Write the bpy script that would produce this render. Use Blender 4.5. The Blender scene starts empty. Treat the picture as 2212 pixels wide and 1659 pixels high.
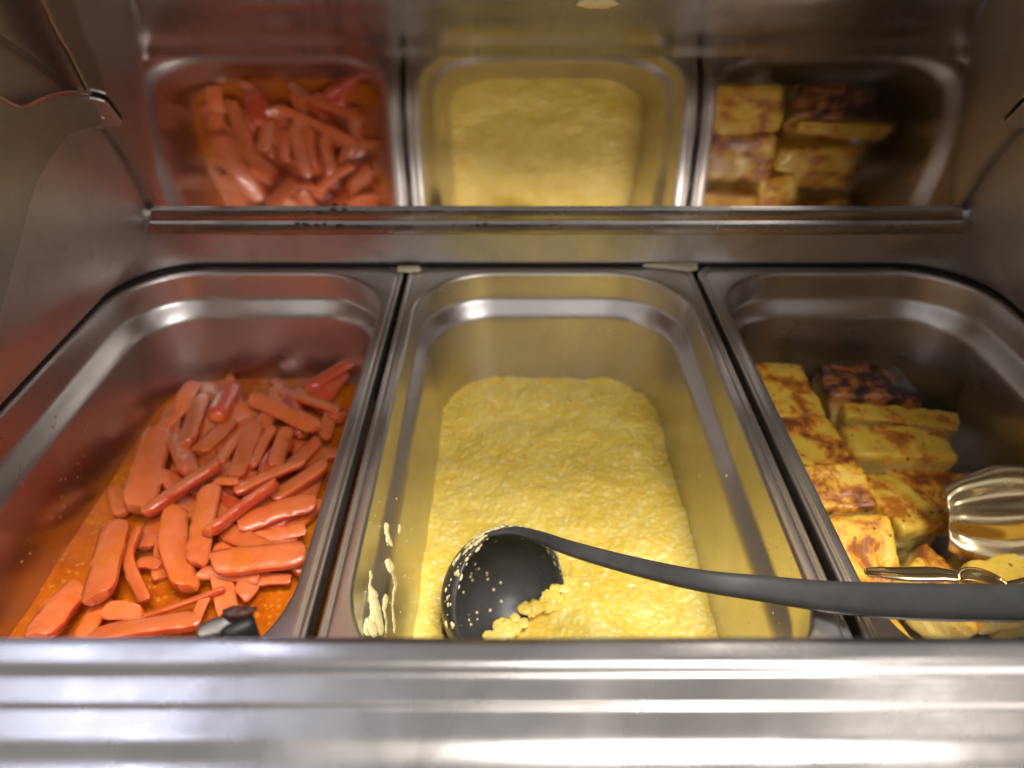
import bpy, bmesh, math, random
from mathutils import Vector, Matrix, noise
from mathutils.bvhtree import BVHTree

random.seed(11)
S = 0.001                       # all shapes below are written in millimetres
sc = bpy.context.scene
C = sc.collection

# ------------------------------------------------------------------ camera
CAM = Vector((-23.7, -397.0, 202.0)); PITCH = math.radians(36.1); FPX = 1533.0
cam = bpy.data.cameras.new('camera'); camo = bpy.data.objects.new('camera', cam); C.objects.link(camo)
camo.location = CAM * S; camo.rotation_euler = (math.pi / 2 - PITCH, 0, 0)
cam.sensor_width = 36; cam.lens = FPX / 2212 * 36; cam.clip_start = 0.01; cam.clip_end = 50
cam.dof.use_dof = True; cam.dof.focus_distance = 0.262; cam.dof.aperture_fstop = 7.6
sc.camera = camo

# ------------------------------------------------------------------ light
w = bpy.data.worlds.new('World'); sc.world = w; w.use_nodes = True
bg = w.node_tree.nodes['Background']; bg.inputs[0].default_value = (1.0, 0.955, 0.93, 1); bg.inputs[1].default_value = 0.62

def area(name, loc, target, size, power, col, shape='RECTANGLE'):
    l = bpy.data.lights.new(name, 'AREA'); l.shape = shape; l.size = size[0]
    if shape == 'RECTANGLE': l.size_y = size[1]
    l.energy = power; l.color = col
    o = bpy.data.objects.new(name, l); C.objects.link(o); o.location = loc
    o.rotation_euler = (Vector(target) - Vector(loc)).to_track_quat('-Z', 'Y').to_euler()
    return o
area('ceiling_panel_lamp', (0.42, -0.60, 1.9), (0.42, -0.60, 0), (0.70, 0.60), 45, (1.0, 0.96, 0.91))
area('ceiling_panel_lamp_right', (1.10, 0.45, 1.9), (1.10, 0.45, 0), (0.30, 0.22), 2.2, (1.0, 0.95, 0.90))
area('ceiling_panel_lamp_far', (0.70, 1.15, 1.9), (0.70, 1.15, 0), (0.35, 0.20), 2.0, (1.0, 0.95, 0.90))
area('ceiling_panel_lamp_front', (0.55, -1.5, 1.9), (0, -0.2, 0), (0.7, 0.5), 20, (1.0, 0.94, 0.89))
area('added_front_light', (1.3, -2.1, 1.0), (0, -0.2, 0), (1.1, 0.8), 16, (1.0, 0.94, 0.90))  # added soft light from the open front, brightens the pan shoulders
for i, (x, y, r_, p_) in enumerate(((-1.10, 0.25, 0.15, 4.5), (-1.22, 0.72, 0.16, 5.0), (-1.40, 1.00, 0.14, 4.0), (-1.02, 1.22, 0.15, 4.5), (-0.80, 0.95, 0.08, 1.2))):
    area('cool_downlight', (x, y, 1.9), (x, y, 0), (r_,), p_, (0.66, 0.73, 1.0), 'DISK')

sc.view_settings.view_transform = 'Standard'; sc.view_settings.look = 'None'
sc.view_settings.exposure = 0.0; sc.view_settings.gamma = 1.0
sc.cycles.use_denoising = True
sc.cycles.max_bounces = 9; sc.cycles.glossy_bounces = 7; sc.cycles.blur_glossy = 0.6
sc.cycles.use_adaptive_sampling = True; sc.cycles.adaptive_threshold = 0.02

# ------------------------------------------------------------------ helpers
FWD = Vector((0, math.cos(PITCH), -math.sin(PITCH))); UPV = Vector((0, math.sin(PITCH), math.cos(PITCH))); RT = Vector((1, 0, 0))
def ray(px, py): return FWD + RT * ((px - 1106) / FPX) + UPV * ((829.5 - py) / FPX)
def P(px, py, z):                                   # where a sight line meets the level z
    d = ray(px, py); return CAM + d * ((z - CAM.z) / d.z)
def PX(px, py, x): d = ray(px, py); return CAM + d * ((x - CAM.x) / d.x)
def PD(px, py, dep): return CAM + ray(px, py) * dep

def tag(o, label=None, cat=None, group=None, kind=None):
    if label: o['label'] = label
    if cat: o['category'] = cat
    if group: o['group'] = group
    if kind: o['kind'] = kind
    return o
def empty(name, loc):
    o = bpy.data.objects.new(name, None); C.objects.link(o); o.location = Vector(loc) * S; o.empty_display_size = 0.02
    return o
def build(name, verts, faces, mats, parent=None, midx=None, smooth=True, origin=None, fix=True):
    """link one mesh object; verts in mm, world space"""
    og = Vector(origin) if origin is not None else Vector((0, 0, 0))
    me = bpy.data.meshes.new(name)
    me.from_pydata([tuple((Vector(v) - og) * S) for v in verts], [], faces)
    for m in (mats if isinstance(mats, (list, tuple)) else [mats]): me.materials.append(m)
    if midx: me.polygons.foreach_set('material_index', midx)
    if fix:
        bm = bmesh.new(); bm.from_mesh(me); bmesh.ops.recalc_face_normals(bm, faces=bm.faces); bm.to_mesh(me); bm.free()
    me.polygons.foreach_set('use_smooth', [smooth] * len(me.polygons)); me.update()
    o = bpy.data.objects.new(name, me); C.objects.link(o); o.location = og * S
    if parent is not None:
        o.parent = parent; o.matrix_parent_inverse = Matrix.Translation(-world_loc(parent))
    return o
def world_loc(o):
    l = o.location.copy()
    if o.parent: l = o.location.copy()
    return l
def autosmooth(o, deg=35):
    me = o.data; bm = bmesh.new(); bm.from_mesh(me)
    for e in bm.edges:
        if len(e.link_faces) == 2: e.smooth = e.calc_face_angle(0) < math.radians(deg)
    bm.to_mesh(me); bm.free()
def loft(rings, closed=True, cap0=False, cap1=False):
    n = len(rings[0]); v = [p for r in rings for p in r]; f = []
    for k in range(len(rings) - 1):
        for i in range(n if closed else n - 1):
            j = (i + 1) % n
            f.append((k * n + i, k * n + j, (k + 1) * n + j, (k + 1) * n + i))
    if cap0: f.append(tuple(range(n))[::-1])
    if cap1: f.append(tuple(range((len(rings) - 1) * n, len(rings) * n)))
    return v, f
def rrect(cx, cy, hx, hy, R, z, n=10, sub=4):
    pts = []
    R = min(R, hx - .1, hy - .1)
    cs = [(cx + hx - R, cy + hy - R, 0), (cx - hx + R, cy + hy - R, 90), (cx - hx + R, cy - hy + R, 180), (cx + hx - R, cy - hy + R, 270)]
    for k, (x, y, a0) in enumerate(cs):
        for i in range(n + 1):
            a = math.radians(a0 + 90 * i / n); pts.append(Vector((x + R * math.cos(a), y + R * math.sin(a), z)))
        x2, y2, a2 = cs[(k + 1) % 4]; a = math.radians(a0 + 90)
        e0 = pts[-1]; e1 = Vector((x2 + R * math.cos(math.radians(a2)), y2 + R * math.sin(math.radians(a2)), z))
        for i in range(1, sub): pts.append(e0.lerp(e1, i / sub))
    return pts
def fbm(p, o=4, l=2.1, g=.5):
    a = 1; s = 0; q = Vector(p)
    for i in range(o): s += a * noise.noise(q); q = q * l; a *= g
    return s
def catmull(pts, n):
    out = []; m = len(pts)
    for i in range(m - 1):
        p0 = pts[max(i - 1, 0)]; p1 = pts[i]; p2 = pts[i + 1]; p3 = pts[min(i + 2, m - 1)]
        for k in range(n):
            t = k / n
            out.append(.5 * ((2 * p1) + (p2 - p0) * t + (2 * p0 - 5 * p1 + 4 * p2 - p3) * t * t + (3 * p1 - p0 - 3 * p2 + p3) * t ** 3))
    out.append(pts[-1]); return out
def cat1(vals, n):
    v = [Vector((a, 0, 0)) for a in vals]; return [p.x for p in catmull(v, n)]

# ------------------------------------------------------------------ materials
def mat(name):
    m = bpy.data.materials.new(name); m.use_nodes = True; nt = m.node_tree
    return m, nt, nt.nodes['Principled BSDF']
def nd(nt, t, **kw):
    n = nt.nodes.new(t)
    for k, v in kw.items(): setattr(n, k, v)
    return n
def lk(nt, a, b): nt.links.new(a, b)
def noise_node(nt, scale, detail=4, rough=.55, vec=None, dist=0):
    n = nd(nt, 'ShaderNodeTexNoise'); n.inputs['Scale'].default_value = scale; n.inputs['Detail'].default_value = detail
    n.inputs['Roughness'].default_value = rough; n.inputs['Distortion'].default_value = dist
    if vec is not None: lk(nt, vec, n.inputs['Vector'])
    return n
def ramp(nt, fac, stops):
    r = nd(nt, 'ShaderNodeValToRGB'); e = r.color_ramp.elements
    while len(e) < len(stops): e.new(.5)
    for i, (p, c) in enumerate(stops):
        e[i].position = p; e[i].color = (*c, 1) if len(c) == 3 else c
    lk(nt, fac, r.inputs['Fac']); return r
def mixc(nt, fac, a, b, mode='MIX'):
    m = nd(nt, 'ShaderNodeMix', data_type='RGBA', blend_type=mode)
    for s, v in ((m.inputs[0], fac), (m.inputs[6], a), (m.inputs[7], b)):
        if hasattr(v, 'is_linked'): lk(nt, v, s)
        elif isinstance(v, (int, float)): s.default_value = v
        else: s.default_value = (*v, 1)
    return m.outputs[2]
def maprange(nt, v, a, b, c, d):
    m = nd(nt, 'ShaderNodeMapRange'); lk(nt, v, m.inputs[0])
    for i, x in enumerate((a, b, c, d)): m.inputs[i + 1].default_value = x
    return m.outputs[0]
def coords(nt, scale=(1, 1, 1), kind='Object'):
    t = nd(nt, 'ShaderNodeTexCoord'); mp = nd(nt, 'ShaderNodeMapping'); mp.inputs['Scale'].default_value = scale
    lk(nt, t.outputs[kind], mp.inputs[0]); return mp.outputs[0]
def bump(nt, b, h, strength, dist=.001, prev=None):
    n = nd(nt, 'ShaderNodeBump'); n.inputs['Strength'].default_value = strength; n.inputs['Distance'].default_value = dist
    lk(nt, h, n.inputs['Height'])
    if prev is not None: lk(nt, prev, n.inputs['Normal'])
    lk(nt, n.outputs[0], b.inputs['Normal']); return n.outputs[0]

def steel(name, rough=.2, col=(.60, .565, .53), brush=(1, 1, 1), bstr=.05, smudge=.12, warp=0.0, stain=0.0, scratch=0.0):
    m, nt, b = mat(name); b.inputs['Metallic'].default_value = 1
    ob = coords(nt)
    s1 = noise_node(nt, 22, 5, .6, ob, .6)                       # smudges and wiped water marks
    s2 = noise_node(nt, 900, 3, .6, coords(nt, brush))           # brushing grain
    r = maprange(nt, s1.outputs[0], .3, .75, rough - smudge * .35, rough + smudge)
    lk(nt, r, b.inputs['Roughness'])
    colr = ramp(nt, s1.outputs[0], [(.3, col), (.7, tuple(c * .86 for c in col))]).outputs[0]
    if stain:
        s3 = noise_node(nt, 24, 7, .68, ob, .5)
        f = maprange(nt, s3.outputs[0], .54, .62, 0, stain)
        colr = mixc(nt, f, colr, (.40, .36, .30))
    lk(nt, colr, b.inputs['Base Color'])
    prev = bump(nt, b, s2.outputs[0], bstr, .0002)
    if warp:
        wv = noise_node(nt, 26, 2, .5, ob)
        prev = bump(nt, b, wv.outputs[0], warp, .004, prev)
    if scratch:
        sv = noise_node(nt, 260, 2, .4, coords(nt, (1, .05, 1)))
        sx = maprange(nt, sv.outputs[0], .62, .70, 0, 1)
        bump(nt, b, sx, scratch, .0003, prev)
    return m
M_lid = steel('polished_lid_steel', .07, col=(.72, .665, .635), brush=(.05, 1, 1), bstr=.01, smudge=.05, warp=.02)
M_arm = steel('arm_plate_steel', .40, col=(.46, .44, .435), brush=(1, 1, .1), bstr=.03, smudge=.10)
M_wall = steel('satin_wall_steel', .42, col=(.62, .60, .595), brush=(1, 1, .1), bstr=.03, smudge=.12, stain=.40, warp=.03)
M_pan = steel('pan_wall_steel', .29, col=(.64, .61, .59), brush=(1, 1, .08), bstr=.05, smudge=.10)
M_rim = steel('worn_rim_steel', .34, col=(.66, .63, .60), brush=(1, .04, 1), bstr=.07, smudge=.10, scratch=.25)
M_ledge = steel('ledge_steel', .22, col=(.33, .31, .295), brush=(.04, 1, 1), bstr=.08, smudge=.22, warp=.02)
M_tong = steel('tong_steel_gold_reflection', .24, col=(.80, .66, .40), bstr=.02, smudge=.08)  # golden reflection of the food put into the steel's base colour
M_tool = steel('utensil_steel', .26, col=(.70, .66, .60), bstr=.02, smudge=.06)

m, nt, b = mat('black_gap_shade'); b.inputs['Base Color'].default_value = (.008, .008, .008, 1); b.inputs['Roughness'].default_value = .6; M_black = m
m, nt, b = mat('shade_dark_steel'); b.inputs['Base Color'].default_value = (.03, .028, .026, 1); b.inputs['Metallic'].default_value = .6; b.inputs['Roughness'].default_value = .5; M_well = m  # near-black colour stands for shade in the pan gaps and the spoon's reflection
m, nt, b = mat('plain_cream'); b.inputs['Base Color'].default_value = (.78, .70, .52, 1); b.inputs['Roughness'].default_value = .4; M_cream = m

m, nt, b = mat('grey_nylon'); ob = coords(nt)
n1 = noise_node(nt, 160, 4, .6, ob)
lk(nt, ramp(nt, n1.outputs[0], [(.3, (.042, .041, .039)), (.7, (.058, .056, .053))]).outputs[0], b.inputs['Base Color'])
b.inputs['Roughness'].default_value = .36
bump(nt, b, noise_node(nt, 1500, 2, .5, ob).outputs[0], .06, .0002); M_nylon = m

# creamy mash
m, nt, b = mat('yellow_mash'); ob = coords(nt)
n1 = noise_node(nt, 42, 5, .65, ob, .8); n2 = noise_node(nt, 330, 4, .7, ob); n3 = noise_node(nt, 150, 3, .6, ob, 1.0)
c = ramp(nt, n1.outputs[0], [(.25, (.80, .52, .045)), (.5, (.87, .64, .10)), (.75, (.90, .73, .20))]).outputs[0]
c = mixc(nt, maprange(nt, n2.outputs[0], .56, .66, 0, .8), c, (.93, .86, .54))
c = mixc(nt, maprange(nt, n3.outputs[0], .60, .70, 0, .5), c, (.82, .48, .025))
lk(nt, c, b.inputs['Base Color'])
b.inputs['Roughness'].default_value = .28; b.inputs['Subsurface Weight'].default_value = .0
b.inputs['Subsurface Radius'].default_value = (.004, .0025, .0008); b.inputs['Subsurface Scale'].default_value = 1
prev = bump(nt, b, n2.outputs[0], .4, .0012)
bump(nt, b, noise_node(nt, 900, 3, .7, ob).outputs[0], .35, .0006, prev); M_mash = m
m, nt, b = mat('pale_mash_smear'); ob = coords(nt)
n2 = noise_node(nt, 600, 4, .7, ob)
lk(nt, ramp(nt, n2.outputs[0], [(.3, (.78, .63, .22)), (.7, (.86, .78, .46))]).outputs[0], b.inputs['Base Color'])
b.inputs['Roughness'].default_value = .4; bump(nt, b, n2.outputs[0], .5, .0006); M_smear = m

# sauce
m, nt, b = mat('orange_sauce'); ob = coords(nt)
n1 = noise_node(nt, 30, 4, .6, ob, .8); v = nd(nt, 'ShaderNodeTexVoronoi'); v.inputs['Scale'].default_value = 420; lk(nt, ob, v.inputs['Vector'])
n2 = noise_node(nt, 300, 3, .6, ob)
c = ramp(nt, n1.outputs[0], [(.3, (.42, .07, .003)), (.55, (.60, .14, .005)), (.75, (.70, .22, .010))]).outputs[0]
c = mixc(nt, maprange(nt, n2.outputs[0], .60, .68, 0, .55), c, (.75, .36, .03))
v2 = nd(nt, 'ShaderNodeTexVoronoi'); v2.inputs['Scale'].default_value = 260; lk(nt, ob, v2.inputs['Vector'])
c = mixc(nt, maprange(nt, v2.outputs['Distance'], .18, .30, .45, 0), c, (.78, .36, .03))
lk(nt, c, b.inputs['Base Color'])
b.inputs['Roughness'].default_value = .12; b.inputs['Subsurface Weight'].default_value = .2
b.inputs['Subsurface Radius'].default_value = (.004, .001, .0003); b.inputs['Subsurface Scale'].default_value = 1
bump(nt, b, n2.outputs[0], .35, .0008); M_sauce = m

def sausage_mat(name, c0, c1, rough, sauce):
    m, nt, b = mat(name); ob = coords(nt); oi = nd(nt, 'ShaderNodeObjectInfo')
    ad = nd(nt, 'ShaderNodeVectorMath', operation='ADD'); lk(nt, ob, ad.inputs[0])
    sc_ = nd(nt, 'ShaderNodeVectorMath', operation='SCALE'); lk(nt, oi.outputs['Location'], sc_.inputs[0]); sc_.inputs['Scale'].default_value = 37
    lk(nt, sc_.outputs[0], ad.inputs[1])
    n1 = noise_node(nt, 70, 4, .6, ad.outputs[0], .5); n2 = noise_node(nt, 700, 3, .6, ad.outputs[0])
    c = ramp(nt, n1.outputs[0], [(.3, c0), (.7, c1)]).outputs[0]
    hv = nd(nt, 'ShaderNodeHueSaturation'); lk(nt, c, hv.inputs['Color'])
    lk(nt, maprange(nt, oi.outputs['Random'], 0, 1, .78, 1.10), hv.inputs['Value'])
    n3 = noise_node(nt, 48, 4, .7, ad.outputs[0], 1.0)
    c = mixc(nt, maprange(nt, n3.outputs[0], .50, .66, 0, sauce), hv.outputs[0], (.70, .17, .008))
    lk(nt, c, b.inputs['Base Color'])
    b.inputs['Roughness'].default_value = rough; b.inputs['Subsurface Weight'].default_value = .35
    b.inputs['Subsurface Radius'].default_value = (.006, .0016, .0007); b.inputs['Subsurface Scale'].default_value = 1
    b.inputs['Coat Weight'].default_value = .7; b.inputs['Coat Roughness'].default_value = .07
    n4 = noise_node(nt, 190, 3, .6, ad.outputs[0], .6)
    pv = bump(nt, b, n2.outputs[0], .35, .0006); bump(nt, b, n4.outputs[0], .4, .0012, pv); return m
M_cut = sausage_mat('sausage_cut_face', (.82, .16, .034), (.90, .24, .08), .34, .8)
M_skin = sausage_mat('sausage_skin', (.58, .055, .018), (.72, .11, .038), .22, .4)

def nd_add(nt, n):
    class O: pass
    o = O(); o.outputs = [maprange(nt, n.outputs[0], -.55, .55, .24, .76)]; return o
def baked_mat(name, brown, burnt):
    m, nt, b = mat(name); ob = coords(nt); oi = nd(nt, 'ShaderNodeObjectInfo')
    ad = nd(nt, 'ShaderNodeVectorMath', operation='ADD'); lk(nt, ob, ad.inputs[0])
    sc_ = nd(nt, 'ShaderNodeVectorMath', operation='SCALE'); lk(nt, oi.outputs['Location'], sc_.inputs[0]); sc_.inputs['Scale'].default_value = 53
    lk(nt, sc_.outputs[0], ad.inputs[1]); vec = ad.outputs[0]
    geo = nd(nt, 'ShaderNodeNewGeometry'); 
    tc = nd(nt, 'ShaderNodeTexCoord'); sep = nd(nt, 'ShaderNodeSeparateXYZ'); lk(nt, tc.outputs['Generated'], sep.inputs[0])
    top = maprange(nt, sep.outputs[2], .66 if not burnt else .35, .88 if not burnt else .75, 0, 1)             # the baked crust lies on the top of each piece
    n1 = noise_node(nt, 75, 5, .65, vec, .8); n2 = noise_node(nt, 260, 4, .7, vec)
    side = ramp(nt, n1.outputs[0], [(.3, (.78, .52, .10)), (.55, (.85, .66, .22)), (.75, (.72, .42, .06))]).outputs[0]
    n5 = noise_node(nt, 62, 8, .70, vec, .3); n5.normalize = False; n5 = nd_add(nt, n5)
    cf = ramp(nt, n5.outputs[0], [(.30 - brown, (.84, .56, .07)), (.46 - brown, (.80, .38, .03)), (.60 - brown, (.54, .18, .018)), (.80 - brown, (.20, .05, .012))] if not burnt
                 else [(.36, (.46, .17, .04)), (.48, (.17, .05, .014)), (.62, (.035, .014, .008))]).outputs[0]
    c = mixc(nt, top, side, cf)
    vo = nd(nt, 'ShaderNodeTexVoronoi'); vo.inputs['Scale'].default_value = 130; lk(nt, vec, vo.inputs['Vector'])
    c = mixc(nt, maprange(nt, vo.outputs['Distance'], .10, .16, .85, 0), c, (.03, .035, .012))   # herb flecks
    lk(nt, c, b.inputs['Base Color']); b.inputs['Roughness'].default_value = .38
    b.inputs['Subsurface Weight'].default_value = .2; b.inputs['Subsurface Radius'].default_value = (.004, .002, .0007); b.inputs['Subsurface Scale'].default_value = 1
    b.inputs['Coat Weight'].default_value = .3 if not burnt else .05; b.inputs['Coat Roughness'].default_value = .15
    bump(nt, b, n2.outputs[0], .6, .0014); return m
M_bake = baked_mat('baked_golden', -.05, False); M_brown = baked_mat('baked_brown', .02, False); M_pale = baked_mat('baked_pale', -.15, False); M_burnt = baked_mat('baked_burnt', .3, True)
m, nt, b = mat('charred_crumb'); ob = coords(nt); n2 = noise_node(nt, 500, 4, .7, ob)
lk(nt, ramp(nt, n2.outputs[0], [(.3, (.012, .004, .003)), (.7, (.085, .022, .012))]).outputs[0], b.inputs['Base Color']); b.inputs['Roughness'].default_value = .5
bump(nt, b, n2.outputs[0], .6, .001); M_char = m
m, nt, b = mat('dried_sauce'); b.inputs['Base Color'].default_value = (.50, .24, .04, 1); b.inputs['Roughness'].default_value = .35; M_dried = m

# ------------------------------------------------------------------ warmer: housing, ledge, lid
warmer = empty('buffet_warmer', (0, -150, -125))
tag(warmer, 'stainless steel buffet warmer with curved open lid holding three food pans', 'buffet warmer')

def sm(a, b, x):
    t = max(0, min(1, (x - a) / (b - a))); return t * t * (3 - 2 * t)
def hx(z): return 260 - 43 * (1 - (1 - min(1, max(0, z - 2) / 62)) ** 2)      # the side walls lean in towards the lid
LC = Vector((0, -166.0, 33.0)); LR = 133.0                                  # lid: axis and radius
def walltop(y):
    if y > -150: return 172
    q = 148 ** 2 - (y + 164) ** 2
    return max(64, 33 + math.sqrt(q)) if q > 0 else 64
rings = []
zs = [3, 5, 9, 14, 20, 27, 35, 44, 54, 64]
def ringpath(z, N=14):
    h = hx(z); R = 48 - 16 * sm(3, 64, z); pts = []
    for i in range(15): pts.append(Vector((-h, -332 + (332 - R + 3) * i / 14, z)))
    for i in range(1, N): a = math.pi - math.pi / 2 * i / N; pts.append(Vector((-h + R + R * math.cos(a), 3 - R + R * math.sin(a), z)))
    for i in range(13): pts.append(Vector((-(h - R) + 2 * (h - R) * i / 12, 3, z)))
    for i in range(1, N): a = math.pi / 2 - math.pi / 2 * i / N; pts.append(Vector((h - R + R * math.cos(a), 3 - R + R * math.sin(a), z)))
    for i in range(15): pts.append(Vector((h, 3 - R - (332 - R + 3) * i / 14, z)))
    return pts
base = ringpath(zs[0])
rings = [[Vector((p.x * 1.012, p.y + (2.5 if p.y > -60 else 0), 1.2)) for p in base]] + [ringpath(z) for z in zs]
for k in range(1, 9):
    top = rings[len(zs)]
    rings.append([Vector((p.x, p.y, 64 + (walltop(p.y) - 64) * k / 8)) for p in top])
v, f = loft(rings, closed=False)
housing = build('housing', v, f, M_wall, warmer)
sol = housing.modifiers.new('thick', 'SOLIDIFY'); sol.thickness = 1.2 * S; sol.offset = 1

g0 = ringpath(3)
gap_rings = [[Vector((p.x * k, p.y + dy, z)) for p in g0] for k, dy, z in ((1.0, 0, 2.7), (1.014, 4, 2.7), (1.014, 4, .5), (.9985, -.6, .5), (.9985, -.6, 2.2))]
v, f = loft(gap_rings, closed=False); build('gap_shade', v, f, M_black, warmer)  # black strip standing in for the shadowed gap under the wall
wl = [rrect(0, -150, 290, 175, 20, 0.3), rrect(0, -150, 290, 175, 20, -120), rrect(0, -150, 10, 10, 4, -122)]
wl[0] = rrect(0, -150, 288, 174, 20, -9)
v, f = loft(wl, cap1=True); build('well', v, f, M_well, warmer)

# front ledge: stepped profile with rolled beads
prof = [(-306.6, -9), (-306.8, 55), (-306.9, 68.2), (-307.2, 69.5), (-308.2, 69.9), (-310.5, 69.95), (-312.0, 69.95), (-313.0, 69.85), (-313.8, 69.4), (-314.3, 68.8), (-314.8, 68.4), (-315.6, 68.25), (-317.8, 68.15), (-320.2, 68.05),
        (-320.7, 67.95), (-321.0, 67.6), (-321.3, 67.35), (-321.9, 67.25), (-323.6, 67.2), (-326.5, 67.1), (-328.0, 66.9), (-329.6, 66.4), (-331.2, 66.0), (-333.0, 65.85), (-335.0, 65.7), (-336.5, 64), (-337, 60), (-337.4, 50), (-338, 45), (-340, 43), (-352, 42), (-354, 40), (-354, -60)]
pp = catmull([Vector((0, a, b_)) for a, b_ in prof], 2)
rings = []
for x in [-300 + 600 * i / 40 for i in range(41)]:
    rings.append([Vector((x, p.y + .15 * fbm((x * .025, p.y * .05, 3)), p.z + .16 * fbm((x * .02, 7, p.y * .02)))) for p in pp])
v, f = loft(rings, closed=False); led = build('front_ledge', v, f, M_ledge, warmer)
sol = led.modifiers.new('thick', 'SOLIDIFY'); sol.thickness = 1.0 * S; sol.offset = -1

# lid: concave polished sheet, slightly flatter just above the drip strip
LX = 217.6
LID = []
def interp(tab, x):
    for (x0, v0), (x1, v1) in zip(tab, tab[1:]):
        if (x0 - x) * (x1 - x) <= 0: return v0 + (v1 - v0) * (x - x0) / (x1 - x0)
    return tab[-1][1] if abs(x - tab[-1][0]) < abs(x - tab[0][0]) else tab[0][1]
def _lid():
    # the sheet is bent as a roll-top is: deep at the foot, flatter above, then over the top
    NEAR = [(455, -97), (440, -96), (395, -90), (275, -69), (200, -49), (147, -30), (108, -6)]
    def d_of(row): q = ray(1106, row); return Vector((q.y, q.z)).normalized()
    c = Vector((CAM.y, CAM.z)); M = Vector((-38.5, 58.0)); row = 455.0
    dd_ = d_of(row); M = c + dd_ * ((-38.5 - c.x) / dd_.x); LID.append((M.x, M.y))
    while row > -14:
        if row > 104: T = Vector((interp(NEAR, row), 0))
        else: T = Vector((interp([(104, -44.5), (-14, -40)], row), interp([(104, 44), (-14, 60)], row)))
        dd_ = d_of(row); n = ((T - M).normalized() - dd_).normalized(); nx_ = d_of(row - 4)
        t = (M - c).dot(n) / nx_.dot(n); M2 = c + nx_ * t; tg = (M2 - M).normalized(); M = M2; row -= 4; LID.append((M.x, M.y))
    lean = math.atan2(-tg.x, tg.y)
    for k in range(30):
        M = M + Vector((-math.sin(lean), math.cos(lean))) * 2.0; lean += 2.0 / 95; LID.append((M.x, M.y))
    for _ in range(3):                              # take out the small kinks
        Q = list(LID)
        for k in range(2, len(Q) - 2): LID[k] = tuple(sum(Q[k + e][a] for e in (-2, -1, 0, 1, 2)) / 5 for a in (0, 1))
_lid()
def lidpt(a):
    u = (a - A0) / (A1 - A0) * (len(LID) - 1); i = min(int(u), len(LID) - 2); t = u - i
    return Vector((0, LID[i][0] * (1 - t) + LID[i + 1][0] * t, LID[i][1] * (1 - t) + LID[i + 1][1] * t))
A0, A1 = 10.5, 97.0
NA = 150
rings = []
for i in range(NA + 1):
    p = lidpt(A0 + (A1 - A0) * i / NA)
    rings.append([Vector((-LX + 2 * LX * j / 48, p.y, p.z)) for j in range(49)])
v, f = loft(rings, closed=False); lid = build('lid', v, f, M_lid, warmer)
sol = lid.modifiers.new('thick', 'SOLIDIFY'); sol.thickness = 1.4 * S; sol.offset = 1
pe = lidpt(A1)
roll = [[Vector((x, pe.y - 2 + 2.4 * math.cos(a), pe.z + 1.2 + 2.4 * math.sin(a))) for a in [math.tau * i / 12 for i in range(12)]] for x in (-LX, LX)]
v, f = loft(roll, cap0=True, cap1=True); build('rolled_edge', v, f, M_ledge, lid)
# drip strip along the foot of the lid
pb = lidpt(A0)
sp = [(2.0, 2.0), (-1.2, 2.1), (-2.0, 1.8), (-2.3, 1.2), (-2.3, -3.6), (-2.1, -4.2), (-1.6, -4.6), (-1.6, -5.4), (-2.2, -5.9), (-2.6, -6.6), (-2.8, -11.4), (-2.6, -12.3), (-2.0, -12.8), (2.0, -13.2)]
rings = []
NX = 40
for i in range(NX + 1):
    q = -1 + 2 * i / NX; r = []
    for (dy, dz) in sp:
        ext = LX - 3.5 + 5.5 * sm(1, -12, dz) * 1.0
        x = q * ext
        r.append(Vector((x, pb.y + dy * .8 + .15 * fbm((x * .03, 1, dz * .1)), pb.z + dz + .15 * fbm((x * .03, 5, dz * .1)))))
    rings.append(r)
v, f = loft(rings, closed=True, cap0=True, cap1=True); st = build('drip_strip', v, f, M_ledge, lid); autosmooth(st, 50)
# shelf that ties the strip to the back wall
v, f = loft([[Vector((x, y, z)) for (y, z) in ((pb.y, pb.z - 6), (pb.y, pb.z - 8), (2.5, 46), (2.5, 48))] for x in (-LX, LX)], cap0=True, cap1=True)
build('rear_shelf', v, f, M_wall, lid, smooth=False)
# drips baked on to the strip
def blob_at(p, n, r, flat=.4, seed=0, stretch=None, sub=2):
    bm = bmesh.new(); bmesh.ops.create_icosphere(bm, subdivisions=sub, radius=1)
    n = Vector(n).normalized(); t = n.orthogonal().normalized()
    if stretch is not None:
        t = Vector(stretch) - n * n.dot(Vector(stretch)); t.normalize()
    bt = n.cross(t); vs = []
    for q in bm.verts:
        c = q.co; k = 1 + .38 * noise.noise(c * 1.6 + Vector((seed * 7.3, seed * 1.7, 0))) + .16 * noise.noise(c * 4 + Vector((seed, 3, 1)))
        vs.append(Vector(p) + (t * c.x * (1.0 if stretch is None else 2.1) + bt * c.y) * r * k + n * c.z * r * flat * k)
    fs = [tuple(a.index for a in fc.verts) for fc in bm.faces]; bm.free(); return vs, fs
def join(list_):
    V = []; F = []
    for vs, fs in list_:
        o = len(V); V += vs; F += [tuple(i + o for i in q) for q in fs]
    return V, F

random.seed(9); dl = []
def on_strip(px, py, y): d = ray(px, py); return CAM + d * ((y - CAM.y) / d.y)
for (a, b_, r_) in ((642, 483, .8), (660, 485, 1.1), (684, 486, .9), (700, 484, .7), (735, 487, 1.3), (720, 452, .9), (744, 452, .7), (1032, 486, .8), (980, 487, .5), (1048, 483, .6), (1190, 486, .5), (690, 462, .6)):
    dl.append(blob_at(on_strip(a, b_, pb.y - 2.6), (0, -1, .2), r_, .3, int(a), (1, 0, 0), 1))
v, f = join(dl); tag(build('dried_drips', v, f, M_char, lid), 'dark baked-on drips along the lid strip', None, None, 'stuff')
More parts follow.
